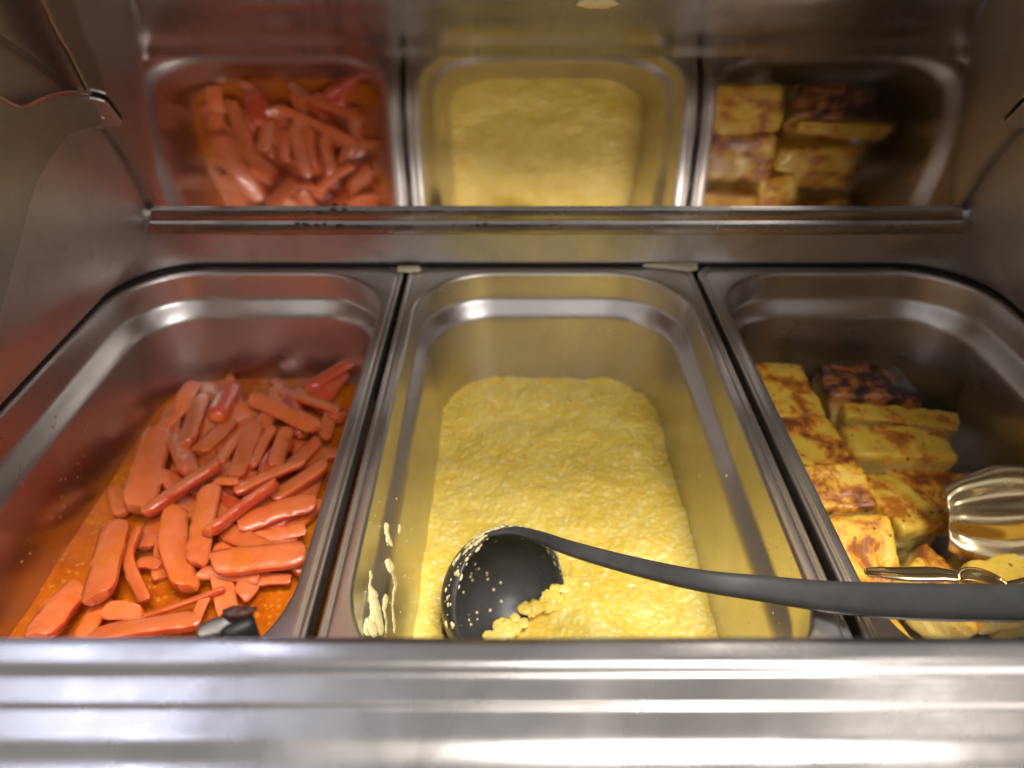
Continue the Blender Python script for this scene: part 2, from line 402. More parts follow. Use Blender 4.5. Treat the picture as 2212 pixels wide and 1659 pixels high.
# lid arms: shaped plates riveted to the lid at either side
def arm(side):
    xs = 207.0 * side
    def mir(px, py):                            # the outline as seen at the left arm, on the plane of the arm
        q = PX(px, py, -207.0); return q
    o2 = [(-90, 150), (-40, 196), (0, 210), (20, 222), (44, 231.5), (60, 229), (94, 213), (127, 203), (161, 199.5), (190, 201), (203, 205),
          (210, 236), (218, 268), (180, 278), (150, 291), (128, 316), (109, 344), (92, 372), (78, 400), (62, 448), (46, 516), (20, 606), (-10, 710), (-60, 800), (-110, 760), (-120, 500)]
    pts = [mir(a, b_) for a, b_ in o2]
    pts = catmull(pts + [pts[0]], 4)[:-1]
    for q in pts: q.z = max(q.z, 6)
    n = len(pts)
    A = [Vector((xs - .0 * side, q.y, q.z)) for q in pts]; B = [Vector((xs + 1.6 * side, q.y, q.z)) for q in pts]
    v = A + B; f = [tuple(range(n)), tuple(range(n, 2 * n))[::-1]] + [(i, (i + 1) % n, n + (i + 1) % n, n + i) for i in range(n)]
    pl = build('arm_plate', v, f, M_arm, lid, smooth=False)
    # bead that stiffens the upper edge
    up = [q for q in A[4 * 1:4 * 11]]
    rg = [[Vector((q.x + .9 * math.cos(a) * side, q.y, q.z)) + Vector((0, .3, .9)) * math.sin(a) for a in [math.tau * i / 8 for i in range(8)]] for q in up]
    v, f = loft(rg, cap0=True, cap1=True); build('arm_bead', v, f, M_tool, lid)
    # tab bent on to the lid, with two rivets
    def onlid(px, py, off):
        d = ray(px, py); best = None
        for (ya, za), (yb, zb) in zip(LID, LID[1:]):
            # sight line against one segment of the lid's section
            ey, ez = yb - ya, zb - za; den = d.y * ez - d.z * ey
            if abs(den) < 1e-9: continue
            t = ((ya - CAM.y) * ez - (za - CAM.z) * ey) / den; u = ((ya - CAM.y) * d.z - (za - CAM.z) * d.y) / den
            if -.001 <= u <= 1.001 and t > 0: best = (t, Vector((0, -ez, ey)).normalized()); break
        if best is None: best = (300, Vector((0, -.8, -.6)))
        nn_ = best[1] if best[1].dot(d) < 0 else -best[1]
        q = CAM + d * best[0] + nn_ * off
        return Vector((q.x if side < 0 else -q.x, q.y, q.z))
    tb = [(165, 200), (190, 201), (212, 205), (228, 210), (238, 219), (250, 236), (262, 252), (265, 258), (262, 264), (250, 266), (232, 267), (219, 269), (190, 275), (170, 240)]
    A = [onlid(a, b_, 1.0) for a, b_ in tb]; B = [onlid(a, b_, 2.6) for a, b_ in tb]
    n = len(A); v = A + B; f = [tuple(range(n)), tuple(range(n, 2 * n))[::-1]] + [(i, (i + 1) % n, n + (i + 1) % n, n + i) for i in range(n)]
    t = build('arm_tab', v, f, M_wall, lid, smooth=False)
    bv = t.modifiers.new('bev', 'BEVEL'); bv.width = .5 * S; bv.segments = 2
    for (a, b_) in ((205, 224), (223.5, 244.5)):
        q = onlid(a, b_, 2.8); nrm = (onlid(a, b_, 4.0) - q).normalized()
        vs, fs = blob_at(q, nrm, 1.5, .55, 0, None, 2); build('rivet', vs, fs, M_tool, lid)
arm(-1); arm(1)

# ------------------------------------------------------------------ pans
PITCHX = 178.0; PY0, PY1 = -4.0, -280.0; PCY = (PY0 + PY1) / 2; PHY = (PY0 - PY1) / 2; PHX = 79.0
def panrings(cx, levels): return [rrect(cx, PCY, PHX + d, PHY + d, R, z) for d, z, R in levels]
RIM = [(7.9, -8, 11), (8.3, -1.4, 11), (8.2, -.5, 11), (7.9, -.05, 11), (7.4, .1, 11), (6.5, .05, 11), (6.1, -.35, 11), (5.5, -.55, 11), (5.0, -.3, 12), (4.6, .0, 12), (4.1, .1, 13), (3.4, .05, 20), (1.7, .05, 46), (.9, -.2, 45.6), (.3, -.8, 45), (0, -1.7, 45)]
BASIN = [(0, -1.7, 45), (-.15, -3.5, 45), (-.5, -10, 44.5), (-.9, -16, 44), (-1.2, -17.6, 43.6), (-1.9, -19, 43), (-3.2, -21, 42), (-5.4, -24.8, 40), (-6.5, -27, 39), (-7.0, -28.8, 38.5), (-7.2, -31, 38), (-10.0, -50, 37), (-13.6, -75, 36), (-16, -90, 35), (-19, -96, 34), (-24, -99, 30), (-34, -100, 25)]
pans = []; pan_bvh = []
plabels = ['steel food pan of orange sauce and sausage strips, left of three', 'steel food pan of yellow scrambled egg with the grey ladle in it, middle of three', 'steel food pan of browned baked squares and tongs, right of three']
for k in range(3):
    cx = (k - 1) * PITCHX; root = empty('food_pan', (cx, PCY, -100)); tag(root, plabels[k], 'food pan', 'steel pans set side by side in the warmer')
    v, f = loft(panrings(cx, RIM)); build('rim', v, f, M_rim, root)
    v, f = loft(panrings(cx, BASIN), cap1=True); bo = build('basin', v, f, M_pan, root)
    bo.data.flip_normals() if False else None
    pans.append(root); pan_bvh.append(BVHTree.FromPolygons([tuple(q) for q in v], f))
def hit(k, px, py):
    d = ray(px, py).normalized(); loc, n, i, t = pan_bvh[k].ray_cast(CAM, d)
    if loc is None: return None, None
    if n.dot(d) > 0: n = -n
    return loc, n

# cream strips at the back of the gaps
def strip(pts, h, label):
    A = [P(a, b_, 3.0) for a, b_ in pts]; n = len(A)
    B = [q - Vector((0, 0, h)) for q in A]; v = A + B
    f = [tuple(range(n)), tuple(range(n, 2 * n))[::-1]] + [(i, (i + 1) % n, n + (i + 1) % n, n + i) for i in range(n)]
    o = build('cream_strip', v, f, M_cream, None, smooth=False, origin=A[0]); bv = o.modifiers.new('b', 'BEVEL'); bv.width = .6 * S; bv.segments = 2
    tag(o, label, 'plastic strip', 'cream strips at the back of the pan gaps')
strip([(858, 574), (907, 573), (908, 580), (880, 582), (858, 580)], 2.4, 'short cream strip behind the gap between sausage and egg pans')
strip([(1388, 570), (1440, 567), (1507, 565), (1508, 577), (1488, 580), (1440, 574)], 2.4, 'longer tapered cream strip behind the gap between egg and baked pans')

# ------------------------------------------------------------------ fillings
def fill(k, z0, hfun, step, dmax, name, m, label, cat):
    cx = (k - 1) * PITCHX; hx_, hy_ = PHX + dmax, PHY + dmax; R = 38
    nx = int(2 * hx_ / step); ny = int(2 * hy_ / step); idx = {}; V = []; F = []
    def inside(x, y):
        qx = abs(x - cx) - (hx_ - R); qy = abs(y - PCY) - (hy_ - R)
        return math.hypot(max(qx, 0), max(qy, 0)) <= R
    for j in range(ny + 1):
        y = PCY - hy_ + 2 * hy_ * j / ny
        for i in range(nx + 1):
            x = cx - hx_ + 2 * hx_ * i / nx
            if inside(x, y): idx[i, j] = len(V); V.append(Vector((x, y, z0 + hfun(x, y))))
    for (i, j) in list(idx):
        q = ((i, j), (i + 1, j), (i + 1, j + 1), (i, j + 1))
        if all(a in idx for a in q): F.append(tuple(idx[a] for a in q))
    o = build(name, V, F, m, None, origin=(cx, PCY, z0), fix=False); tag(o, label, cat); return o
BC = PD(1106, 1296, 309); BR = 32.0; EA = P(1058, 1372, -66); EB = P(1225, 1248, -66)
LB = P(1275, 1310, -66)                                   # mash heaped against the ladle
def mash_h(x, y):
    p = Vector((x, y, 0))
    w_ = p + Vector((fbm(p * .12, 2), fbm(p * .12 + Vector((5, 5, 0)), 2), 0)) * 3.0
    def curd(q): d_ = noise.voronoi(q)[0]; return min(1.0, (d_[1] - d_[0]) * 2.2) ** .6
    h = 3.0 * fbm(p * .02 + Vector((3, 1, 0)), 3) + 1.2 * fbm(p * .06, 3)
    h += .9 * curd(w_ * .15) * (.6 + .8 * noise.noise(p * .05)) + .8 * curd(w_ * .33 + Vector((4, 7, 0))) + .55 * curd(w_ * .6 + Vector((1, 9, 0))) + .25 * fbm(p * .5, 2) - 1.2
    e2 = (Vector((x, y, -68)) - BC).length                   # the ladle pushes the egg aside; its bowl is only half full
    l_ = (x - EA.x) * (EB.y - EA.y) - (y - EA.y) * (EB.x - EA.x); l_ /= math.hypot(EB.x - EA.x, EB.y - EA.y)
    l_ += 2.5 * fbm(p * .12, 3)
    h += 5.0 * math.exp(-((x - LB.x) ** 2 + (y - LB.y) ** 2) / 300.)
    if e2 < BR + 1: h -= 26 * sm(1.5, -4.5, l_) * sm(BR + 1, BR - .5, e2)
    e = min(PHX - 10 - abs(x), PHY - 10 - abs(y - PCY)); h += (1.2 + 2.2 * fbm(p * .06 + Vector((8, 8, 0)), 2)) * math.exp(-max(e, 0) / 3.5)
    h += 3.0 * math.exp(-((x + 5) ** 2 / 900 + (y + 130) ** 2 / 500))
    return h
mash = fill(1, -70, mash_h, .8, -9.5, 'scrambled_egg', M_mash, 'creamy yellow scrambled egg filling the middle pan', 'scrambled egg')
def sauce_h(x, y):
    p = Vector((x, y, 0)); return .9 * fbm(p * .05, 2) + .35 * fbm(p * .3, 2)
sauce = fill(0, -71, sauce_h, 2.0, -9.5, 'sauce', M_sauce, 'oily orange sauce in the bottom of the left pan', 'sauce')

# ------------------------------------------------------------------ sausage strips
def sausage(pts, width, thick, roll, label, kind=0, seed=0, zl=None):
    """pts: world points along the strip; cut lengthwise: a flat face and a rounded skin side"""
    path = catmull(pts, max(8, 24 // (len(pts) - 1))); n = len(path); L = sum((path[i + 1] - path[i]).length for i in range(n - 1))
    rings = []; NS = 22; s = 0; sl0 = random.uniform(-.35, .35); sl1 = random.uniform(-.35, .35)
    for i, p in enumerate(path):
        if i: s += (path[i] - path[i - 1]).length
        t = (path[min(i + 1, n - 1)] - path[max(i - 1, 0)]).normalized()
        side = t.cross(Vector((0, 0, 1))).normalized(); up = side.cross(t).normalized()
        a = math.radians(roll); sd = side * math.cos(a) + up * math.sin(a); u = up * math.cos(a) - side * math.sin(a)
        e = min(s, L - s); tp = 1.0
        r_ = width * .5
        if e < r_ * 1.15: tp = .60 + .40 * math.sqrt(max(0, 1 - (1 - e / (r_ * 1.15)) ** 2))
        wv = 1 + .09 * noise.noise(Vector((s * .09, seed * 3.1, 0)))
        ring = []
        for k in range(NS):
            if k < 7:
                x = -1 + 2 * k / 6; X, Y = x * .96, .10 + .09 * (1 - x * x)
                if k in (0, 6): Y = .03
            else:
                b_ = -math.pi * (k - 6) / (NS - 6) * 1.0; X, Y = math.cos(b_), math.sin(b_) * 1.0
                Y = Y * .95 - .02
            q = p + sd * X * width * .5 * tp * wv + u * Y * thick * (tp if Y < 0 else 1)
            q += t * X * width * .5 * (sl0 * sm(width, 0, s) + sl1 * sm(width, 0, L - s))
            q += u * .35 * noise.noise(q * .25 + Vector((seed, 0, 0))) + sd * .3 * noise.noise(q * .2 + Vector((0, seed, 9)))
            ring.append(q)
        rings.append(ring)
    v, f = loft(rings, cap0=True, cap1=True)
    mi = []
    for k in range(len(rings) - 1):
        for i in range(NS): mi.append(0 if i < 6 else 1)
    mi += [0, 0]
    o = build('sausage_strip', v, f, [M_cut, M_skin], None, mi, origin=path[n // 2])
    bm = bmesh.new(); bm.from_mesh(o.data)
    for e_ in bm.edges:
        if len(e_.link_faces) == 2 and e_.calc_face_angle(0) > math.radians(66): e_.smooth = False
    bm.to_mesh(o.data); bm.free()
    tag(o, label, 'sausage', 'sausage strips in orange sauce'); return o
def zq(x, y): return ((80 + x * .6752) * .576, (1300 + y * .6752) * .576)
SH = 'sausage strip lying half sunk among others in the orange sauce'
SAUS = [  # (points in the sausage crop, z at each end, width, roll, label)
 ([(770, 465), (715, 640), (650, 880)], (-53, -51), 150, 22, 'large pale pink sausage half lying against the left wall of its pan'),
 ([(1005, 275), (955, 400), (905, 530)], (-57, -53), 105, -15, 'sausage strip standing upright to the right behind the large pale half'),
 ([(1175, 235), (1130, 320), (1085, 400)], (-58, -54), 105, 195, 'dark red sausage strip at the back of the pan near the far wall'),
 ([(1280, 285), (1450, 360), (1625, 445)], (-52, -48), 88, -20, 'long straight sausage strip slanting down to the right near the far wall'),
 ([(1450, 245), (1590, 290), (1760, 350)], (-56, -54), 75, 10, 'reddish strip behind the long straight strip near the far wall'),
 ([(1820, 105), (1730, 165), (1610, 240)], (-54, -56), 92, 160, 'dark red sausage strip leaning up into the far right corner'),
 ([(860, 370), (800, 430), (760, 470)], (-59, -58), 85, 0, 'small rounded sausage end behind the large pale half'),
 ([(850, 500), (890, 580), (935, 680)], (-56, -52), 105, 20, 'sausage piece between the large pale half and the highlighted diagonal strip'),
 ([(1080, 640), (890, 760), (690, 900)], (-43, -47), 118, -25, 'sausage strip with white highlight lying diagonally in the centre of the pile'),
 ([(1160, 410), (1080, 490), (990, 570)], (-58, -56), 90, 10, 'dark orange strip below the red one at the far wall, leftmost of five'),
 ([(1215, 470), (1150, 560), (1090, 640)], (-57, -56), 75, -10, 'short dark orange strip, second of the five upright ones at the back'),
 ([(1310, 420), (1250, 560), (1190, 710)], (-55, -52), 85, 15, 'longer dark orange strip in the middle of the five upright ones'),
 ([(1390, 450), (1330, 540), (1275, 650)], (-57, -55), 80, -12, 'dark orange strip, fourth of the five upright ones at the back'),
 ([(1480, 460), (1445, 540), (1415, 650)], (-53, -51), 75, 30, 'short reddish sausage strip upright near the right of the pile'),
 ([(1760, 330), (1715, 400), (1685, 490)], (-58, -56), 75, 20, 'dark red strip close to the right rim near the far end'),
 ([(1560, 630), (1390, 700), (1200, 790)], (-52, -50), 80, -10, 'long thin orange sausage strip sloping behind the central diagonal ones'),
 ([(1090, 745), (1140, 745), (1190, 745)], (-48, -48), 55, 0, 'small pale sausage chip near the centre of the pile'),
 ([(1400, 745), (1230, 860), (1040, 1010)], (-42, -45), 108, -38, 'plump diagonal sausage strip with dark red skin underneath, centre right'),
 ([(1050, 780), (1010, 970), (975, 1190)], (-47, -52), 112, 12, 'long upright sausage strip crossing under the central diagonal ones'),
 ([(1620, 860), (1420, 910), (1220, 985)], (-50, -50), 115, 10, 'wide orange sausage strip reaching to the right rim, above the widest slab'),
 ([(1680, 640), (1560, 730), (1400, 830)], (-52, -51), 105, -12, 'orange strip partly under the right rim beside the long thin one'),
 ([(1120, 1020), (1230, 1060), (1360, 1130)], (-54, -53), 95, -20, 'pink strip wedged between plump diagonal strip and widest slab'),
 ([(1560, 1010), (1430, 1040), (1290, 1060)], (-54, -54), 75, 15, 'narrow strip above the widest slab at the right rim'),
 ([(1560, 1140), (1320, 1170), (1075, 1195)], (-50, -49), 155, 4, 'widest flat sausage slab touching the right rim of the pan'),
 ([(865, 900), (845, 1100), (925, 1320)], (-51, -54), 135, 24, 'broad curved sausage half standing upright in the middle front'),
 ([(770, 940), (720, 1020), (690, 1100)], (-58, -58), 95, 0, 'orange piece behind the broad curved half and the hook shaped strip'),
 ([(650, 1010), (590, 1180), (685, 1395)], (-52, -55), 68, -28, 'thin curved sausage strip bent like a hook, front left'),
 ([(520, 985), (470, 1180), (420, 1375)], (-51, -48), 150, -6, 'big rectangular sausage slab upright at the front left'),
 ([(660, 1200), (710, 1195), (755, 1215)], (-58, -58), 75, 0, 'tiny pale sausage chip floating alone in the sauce'),
 ([(1300, 1290), (1150, 1255), (1000, 1260)], (-56, -55), 75, 20, 'orange coated sausage strip below the widest slab'),
 ([(1480, 1290), (1370, 1290), (1270, 1310)], (-58, -58), 65, 0, 'thin strip at the right rim below the widest slab'),
 ([(1110, 1340), (900, 1420), (680, 1490)], (-53, -56), 52, -25, 'long thin sausage sliver lying above the front slab'),
 ([(310, 1330), (210, 1440), (95, 1590)], (-56, -50), 165, 0, 'thick sausage piece with cut end facing forward in the front left corner'),
 ([(460, 1410), (400, 1500), (340, 1610)], (-58, -56), 95, 10, 'narrow orange coated strip right of the front left corner piece'),
 ([(470, 1470), (560, 1465), (650, 1490)], (-54, -54), 90, -30, 'short pink sausage piece tucked behind the front slab'),
 ([(960, 1510), (680, 1545), (400, 1600)], (-47, -49), 128, -14, 'long flat orange sausage slab at the very front of the pan'),
 ([(1020, 1400), (990, 1460), (960, 1540)], (-54, -54), 55, 10, 'short sliver standing right of the front slab end'),
 ([(520, 790), (540, 850), (560, 910)], (-59, -58), 95, 0, 'short orange stub at the left wall below the large pale half'),
 ([(1640, 520), (1560, 600), (1490, 660)], (-57, -56), 85, 0, 'orange strip near the right rim above the long thin orange one'),
 ([(1080, 880), (1150, 930), (1230, 930)], (-56, -55), 85, 10, 'strip tucked below the plump diagonal strip in the centre'),
]
for i, (pts, zz, wd, roll, lab) in enumerate(SAUS):
    W = []
    for k, (a, b_) in enumerate(pts):
        z = zz[0] + (zz[1] - zz[0]) * k / (len(pts) - 1) - 5.5; W.append(P(*zq(a, b_), z))
    mid = W[len(W) // 2]; dep = (mid - CAM).dot(FWD)
    width = wd * 1.13 * .6752 * .576 * dep / FPX
    ax = (W[-1] - W[0]).normalized(); W[0] = W[0] - ax * 1.5; W[-1] = W[-1] + ax * 1.5
    for q in W:                                       # stay inside the basin
        q.x = max(-178 - 66, min(-178 + 66, q.x)); q.y = max(-268, min(-18, q.y))
    sausage(W, width, width * .50, roll, lab, 0, i + 1)
random.seed(5)
spots = []
for _t in range(3000):
    if len(spots) >= 34: break
    #                              # the lower layer that fills the gaps of the pile
    a, b_ = random.uniform(800, 1750), random.uniform(230, 1330)
    if a < 1120 - .7 * b_ or a > 1880 - .33 * b_ or (b_ > 1150 and a < 1150): continue
    q = P(*zq(a, b_), -68)
    if any((q - r_).length < 13 for r_ in spots): continue
    spots.append(q)
for i, q in enumerate(spots):
    a = random.uniform(0, 3.14); L = random.uniform(15, 24); a = random.gauss(1.75, .55); d = Vector((math.cos(a), math.sin(a), 0)) * L; bend = Vector((-d.y, d.x, 0)) * random.uniform(-.2, .2)
    z = random.uniform(-68, -62); W = [q - d, q + bend, q + d]
    for k, r_ in enumerate(W):
        r_.z = z + random.uniform(-2, 2); r_.x = max(-178 - 62, min(-178 + 60, r_.x)); r_.y = max(-262, min(-24, r_.y))
    sausage(W, random.uniform(10, 15), random.uniform(4.5, 6.5), random.uniform(-35, 35) + (180 if i % 6 == 0 else 0), SH, 0, 70 + i)

# ------------------------------------------------------------------ baked squares
def baked(c, size, rot, m, label, seed, sub=5):
    bm = bmesh.new(); bmesh.ops.create_cube(bm, size=1); bmesh.ops.subdivide_edges(bm, edges=bm.edges[:], cuts=15, use_grid_fill=True)
    R = Matrix.Rotation(math.radians(rot[2]), 3, 'Z') @ Matrix.Rotation(math.radians(rot[0]), 3, 'X') @ Matrix.Rotation(math.radians(rot[1]), 3, 'Y')
    rs = random.Random(seed * 7 + 1); cor = {(a, b_, c_): Vector((rs.uniform(-.16, .16), rs.uniform(-.16, .16), rs.uniform(-.14, .14))) for a in (0, 1) for b_ in (0, 1) for c_ in (0, 1)}
    for q in bm.verts:
        p = q.co * 2; u0 = q.co + Vector((.5, .5, .5)); off = Vector((0, 0, 0))
        for (a, b_, c_), d_ in cor.items(): off += d_ * (u0.x if a else 1 - u0.x) * (u0.y if b_ else 1 - u0.y) * (u0.z if c_ else 1 - u0.z)
        ex = 11.0; r = (abs(p.x) ** ex + abs(p.y) ** ex + abs(p.z) ** ex) ** (1 / ex); p = p / max(r, .01) * max(abs(p.x), abs(p.y), abs(p.z)) + off
        p = Vector((p.x * size[0] / 2, p.y * size[1] / 2, p.z * size[2] / 2))
        o = Vector((seed * 5.1, seed * 2.3, seed))
        p += p.normalized() * (1.7 * noise.noise(p * .045 + o) + 1.2 * noise.noise(p * .13 + o) + .8 * noise.noise(p * .35 + o) + .4 * noise.noise(p * .9 + o))
        if p.z > 0: p.z += .9 * noise.noise(Vector((p.x * .12, p.y * .12, seed))) 
        q.co = p
    me = bpy.data.meshes.new('baked_square'); bm.normal_update()
    for q in bm.verts: q.co *= S
    bm.to_mesh(me); bm.free(); me.materials.append(m)
    me.polygons.foreach_set('use_smooth', [True] * len(me.polygons))
    o = bpy.data.objects.new('baked_square', me); C.objects.link(o); o.location = Vector(c) * S; o.rotation_euler = R.to_euler()
    tag(o, label, 'baked square', 'browned baked squares in the right pan'); return o
def tz(x, y): return ((2780 + x * .6148) * .576, (1280 + y * .6148) * .576)
def bk(x, y, z, size, rot, m, label, seed):            # x, y in the crop: the middle of the top face
    c = P(*tz(x, y), z); Rm = Matrix.Rotation(math.radians(rot[2]), 3, 'Z') @ Matrix.Rotation(math.radians(rot[0]), 3, 'X') @ Matrix.Rotation(math.radians(rot[1]), 3, 'Y')
    baked(c - Rm @ Vector((0, 0, size[2] / 2)), size, rot, m, label, seed)
bk0 = baked
def bx_(x0, x1, y0, y1, zt, h, rot, m, label, seed):
    sx, sy = x1 - x0, y1 - y0; Rm = Matrix.Rotation(math.radians(rot[2]), 3, 'Z') @ Matrix.Rotation(math.radians(rot[0]), 3, 'X') @ Matrix.Rotation(math.radians(rot[1]), 3, 'Y')
    baked(Vector(((x0 + x1) / 2, (y0 + y1) / 2, zt)) - Rm @ Vector((0, 0, h / 2)), (sx, sy, h), rot, m, label, seed)
bx_(110, 160, -78, -30, -49, 26, (3, 2, 2), M_bake, 'golden baked square in the far left corner of the right pan', 1)
bx_(164, 219, -70, -28, -47, 25, (-3, 3, -3), M_burnt, 'burnt dark brown baked square with pale torn side, far end of right pan', 2)
bx_(172, 232, -84, -71, -53, 17, (10, 3, -6), M_pale, 'long pale torn strip lying in front of the burnt square', 21)
bx_(112, 158, -130, -84, -51, 26, (5, 0, 1), M_brown, 'brown edged baked square in the second row by the left rim', 3)
bx_(166, 214, -92, -64, -66, 18, (0, 0, 3), M_bake, 'baked square mostly hidden below the burnt one', 4)
bx_(160, 217, -116, -92, -51, 28, (8, 2, -2), M_pale, 'cream baked block with herb flecks facing front in second row', 6)
bx_(180, 224, -142, -112, -64, 20, (4, 2, -8), M_brown, 'thin baked square at the right behind the tongs', 7)
bx_(114, 152, -158, -130, -45, 26, (14, -4, 0), M_brown, 'glistening orange browned square in the third row by the left rim', 8)
bx_(157, 186, -160, -122, -56, 30, (0, 4, 12), M_pale, 'pale baked chunk standing left of the tongs tip', 9)
bx_(114, 158, -200, -160, -54, 24, (24, 5, -4), M_bake, 'bright yellow baked square tilted to the front with one browned corner', 10)
bx_(154, 190, -212, -176, -56, 22, (16, 20, 38), M_brown, 'red brown baked corner piece below the tongs', 11)
bk(1680, 1450, -42, (36, 24, 20), (0, 0, 8), M_pale, 'pale crumbly baked piece at the right behind the ladle handle', 12)
bx_(196, 240, -200, -160, -68, 22, (0, 0, 10), M_bake, 'golden baked square below the tongs at the right edge', 13)
bx_(116, 152, -245, -205, -68, 20, (0, 0, 4), M_bake, 'baked square at the front of the right pan under the lower tongs jaw', 14)

# ------------------------------------------------------------------ tongs
tongs = empty('tongs', P(*tz(1500, 1200), -40)); tag(tongs, 'steel serving tongs reflecting golden food with ridged scalloped jaws lying in the right pan', 'tongs')
def jaw(path, widths, wdir, amp, name):
    pts = catmull(path, 8); ws = cat1(widths, 8); rings = []
    for i, p in enumerate(pts):
        t = (pts[min(i + 1, len(pts) - 1)] - pts[max(i - 1, 0)]).normalized()
        wd = (Vector(wdir) - t * t.dot(Vector(wdir))).normalized(); n = t.cross(wd).normalized()
        if n.z < 0: n = -n
        k = sm(0, 5, i); ring = []
        for j in range(33):
            q = -1 + 2 * j / 32
            ring.append(p + wd * q * ws[i] + n * (amp * k * math.cos(q * math.pi * 2.5) - ws[i] * .26 * q * q + .5 * math.cos(q * 9) * (1 - k)))
        rings.append(ring)
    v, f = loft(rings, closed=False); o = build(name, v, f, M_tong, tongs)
    s_ = o.modifiers.new('t', 'SOLIDIFY'); s_.thickness = 1.2 * S; s_.offset = 0
    return o
def TP(x, y, z): return P(*tz(x, y), z)
jaw([TP(1265, 1080, -40), TP(1400, 1085, -38), TP(1600, 1085, -32), TP(1850, 1060, -22), TP(2150, 1000, -8)], [14, 20, 24, 21, 11], (0, -.75, -.66), 1.9, 'jaw')
jaw([TP(760, 1400, -22), TP(930, 1405, -20), TP(1180, 1405, -19), TP(1380, 1450, -18), TP(1620, 1560, -10)], [4, 9, 10, 9, 7], (.1, -.70, .70), 1.2, 'jaw')
ea = TP(2150, 1000, -8); eb = TP(1620, 1560, -10); piv = Vector((285, -250, 48))
def bar(a, b_, w0, th, name, parent, m):
    a = Vector(a); b_ = Vector(b_); mid = (a + b_) / 2 + Vector((0, 0, 9)); pts = catmull([a, mid, b_], 8); rg = []
    for i, p in enumerate(pts):
        t = (pts[min(i + 1, len(pts) - 1)] - pts[max(i - 1, 0)]).normalized(); sd = t.cross(Vector((0, 0, 1))).normalized(); u = sd.cross(t)
        rg.append([p + sd * x * w0 + u * z * th for x, z in ((-1, -.4), (-.6, -1), (.6, -1), (1, -.4), (1, .4), (.6, 1), (-.6, 1), (-1, .4))])
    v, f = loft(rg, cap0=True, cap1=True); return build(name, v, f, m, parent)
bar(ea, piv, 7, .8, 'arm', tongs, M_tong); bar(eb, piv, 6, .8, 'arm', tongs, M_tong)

# ------------------------------------------------------------------ ladle
bn = Vector((.64, -.54, .55)).normalized()            # the way the bowl opens
bu = (Vector((0, 0, 1)) - bn * bn.z).normalized(); bs = bu.cross(bn).normalized()
ladle = empty('ladle', BC - Vector((0, 0, BR))); tag(ladle, 'dark grey nylon ladle smeared with egg resting across the middle pan', 'ladle')
rings = []
def bowl(r, lat, az): return BC + (bu * math.cos(az) + bs * math.sin(az)) * r * math.cos(lat) - bn * r * math.sin(lat) * .92
NB = 56; T = 2.5
lats = [math.radians(a) for a in (90, 84, 74, 62, 50, 38, 26, 15, 6, 0)]
seq = [(BR, a) for a in lats] + ['lip'] + [(BR - T, a) for a in lats[::-1]]
for q in seq:
    ring = []
    for i in range(NB):
        az = math.tau * i / NB
        if q == 'lip': p = bowl(BR - T / 2, 0, az) + bn * 1.3
        else:
            p = bowl(q[0], min(q[1], math.radians(89.5)), az)
        ring.append(p)
    rings.append(ring)
v, f = loft(rings, cap0=True, cap1=True); bo = build('bowl', v, f, M_nylon, ladle)
ss = bo.modifiers.new('s', 'SUBSURF'); ss.levels = 1; ss.render_levels = 1
hp = [(1050, 1156, 306), (1110, 1147, 300), (1165, 1160, 290), (1230, 1184, 275), (1350, 1218, 264), (1500, 1252, 250), (1650, 1272, 243), (1800, 1290, 234), (1960, 1299, 221), (2120, 1302, 208), (2300, 1300, 194), (2560, 1290, 176)]
hw = [9, 19, 26, 33, 39, 46, 56, 68, 78, 80, 80, 78]
pts = catmull([PD(a, b_, c_) for a, b_, c_ in hp], 6); wd = cat1([w_ * hp[i][2] / FPX for i, w_ in enumerate(hw)], 6)
rings = []
for i, p in enumerate(pts):
    t = (pts[min(i + 1, len(pts) - 1)] - pts[max(i - 1, 0)]).normalized()
    view = (CAM - p).normalized(); n = (Vector((0, -.55, .83)) - t * t.dot(Vector((0, -.55, .83)))).normalized(); sd = t.cross(n).normalized()
    w_ = wd[i] * .5; th = max(1.5, w_ * .62)
    ring = []
    for k in range(20):
        a = math.tau * k / 20; cx_, sy_ = math.cos(a), math.sin(a); e = .62
        ring.append(p + sd * w_ * math.copysign(abs(cx_) ** e, cx_) + n * th * math.copysign(abs(sy_) ** e, sy_))
    rings.append(ring)
v, f = loft(rings, cap0=True, cap1=True); build('handle', v, f, M_nylon, ladle)
# mash clinging to the ladle: droplets on lip and bowl
dr = []
random.seed(21)
for i in range(420):                                   # on the lip, thickest on the left
    az = random.gauss(.75, .62) if i < 300 else random.uniform(-1.4, 2.6)
    p = bowl(BR - random.uniform(-.1, T), 0, az) + bn * random.uniform(-2.2, 1.25)
    if i % 3 == 0: p = bowl(BR, random.uniform(0, .25), az)
    n = (bowl(BR, 0, az) - BC).normalized() * .7 + bn * .5
    dr.append(blob_at(p, n, random.choice((.18, .22, .3, .45, .8)) * random.uniform(.7, 1.3), .4, i, bowl(BR, 0, az + .1) - bowl(BR, 0, az), 1))
for i in range(60):
    az = random.gauss(.9, .5); p = bowl(BR, random.uniform(-.02, .2), az); n = (p - BC).normalized()
    dr.append(blob_at(p, n, random.uniform(.9, 1.7), .18, 900 + i, bowl(BR, 0, az + .1) - bowl(BR, 0, az), 2))
for i in range(340):                                   # inside the bowl
    lat = random.uniform(.05, 1.35); p = bowl(BR - T, lat, random.uniform(0, math.tau)); n = (BC - p)
    dr.append(blob_at(p, n, random.choice((.3, .4, .5, .7, 1.2)) * random.uniform(.8, 1.3), .22, 600 + i, None, 1))
v, f = join(dr); tag(build('egg_specks', v, f, M_smear, ladle), None, None, None, 'stuff')

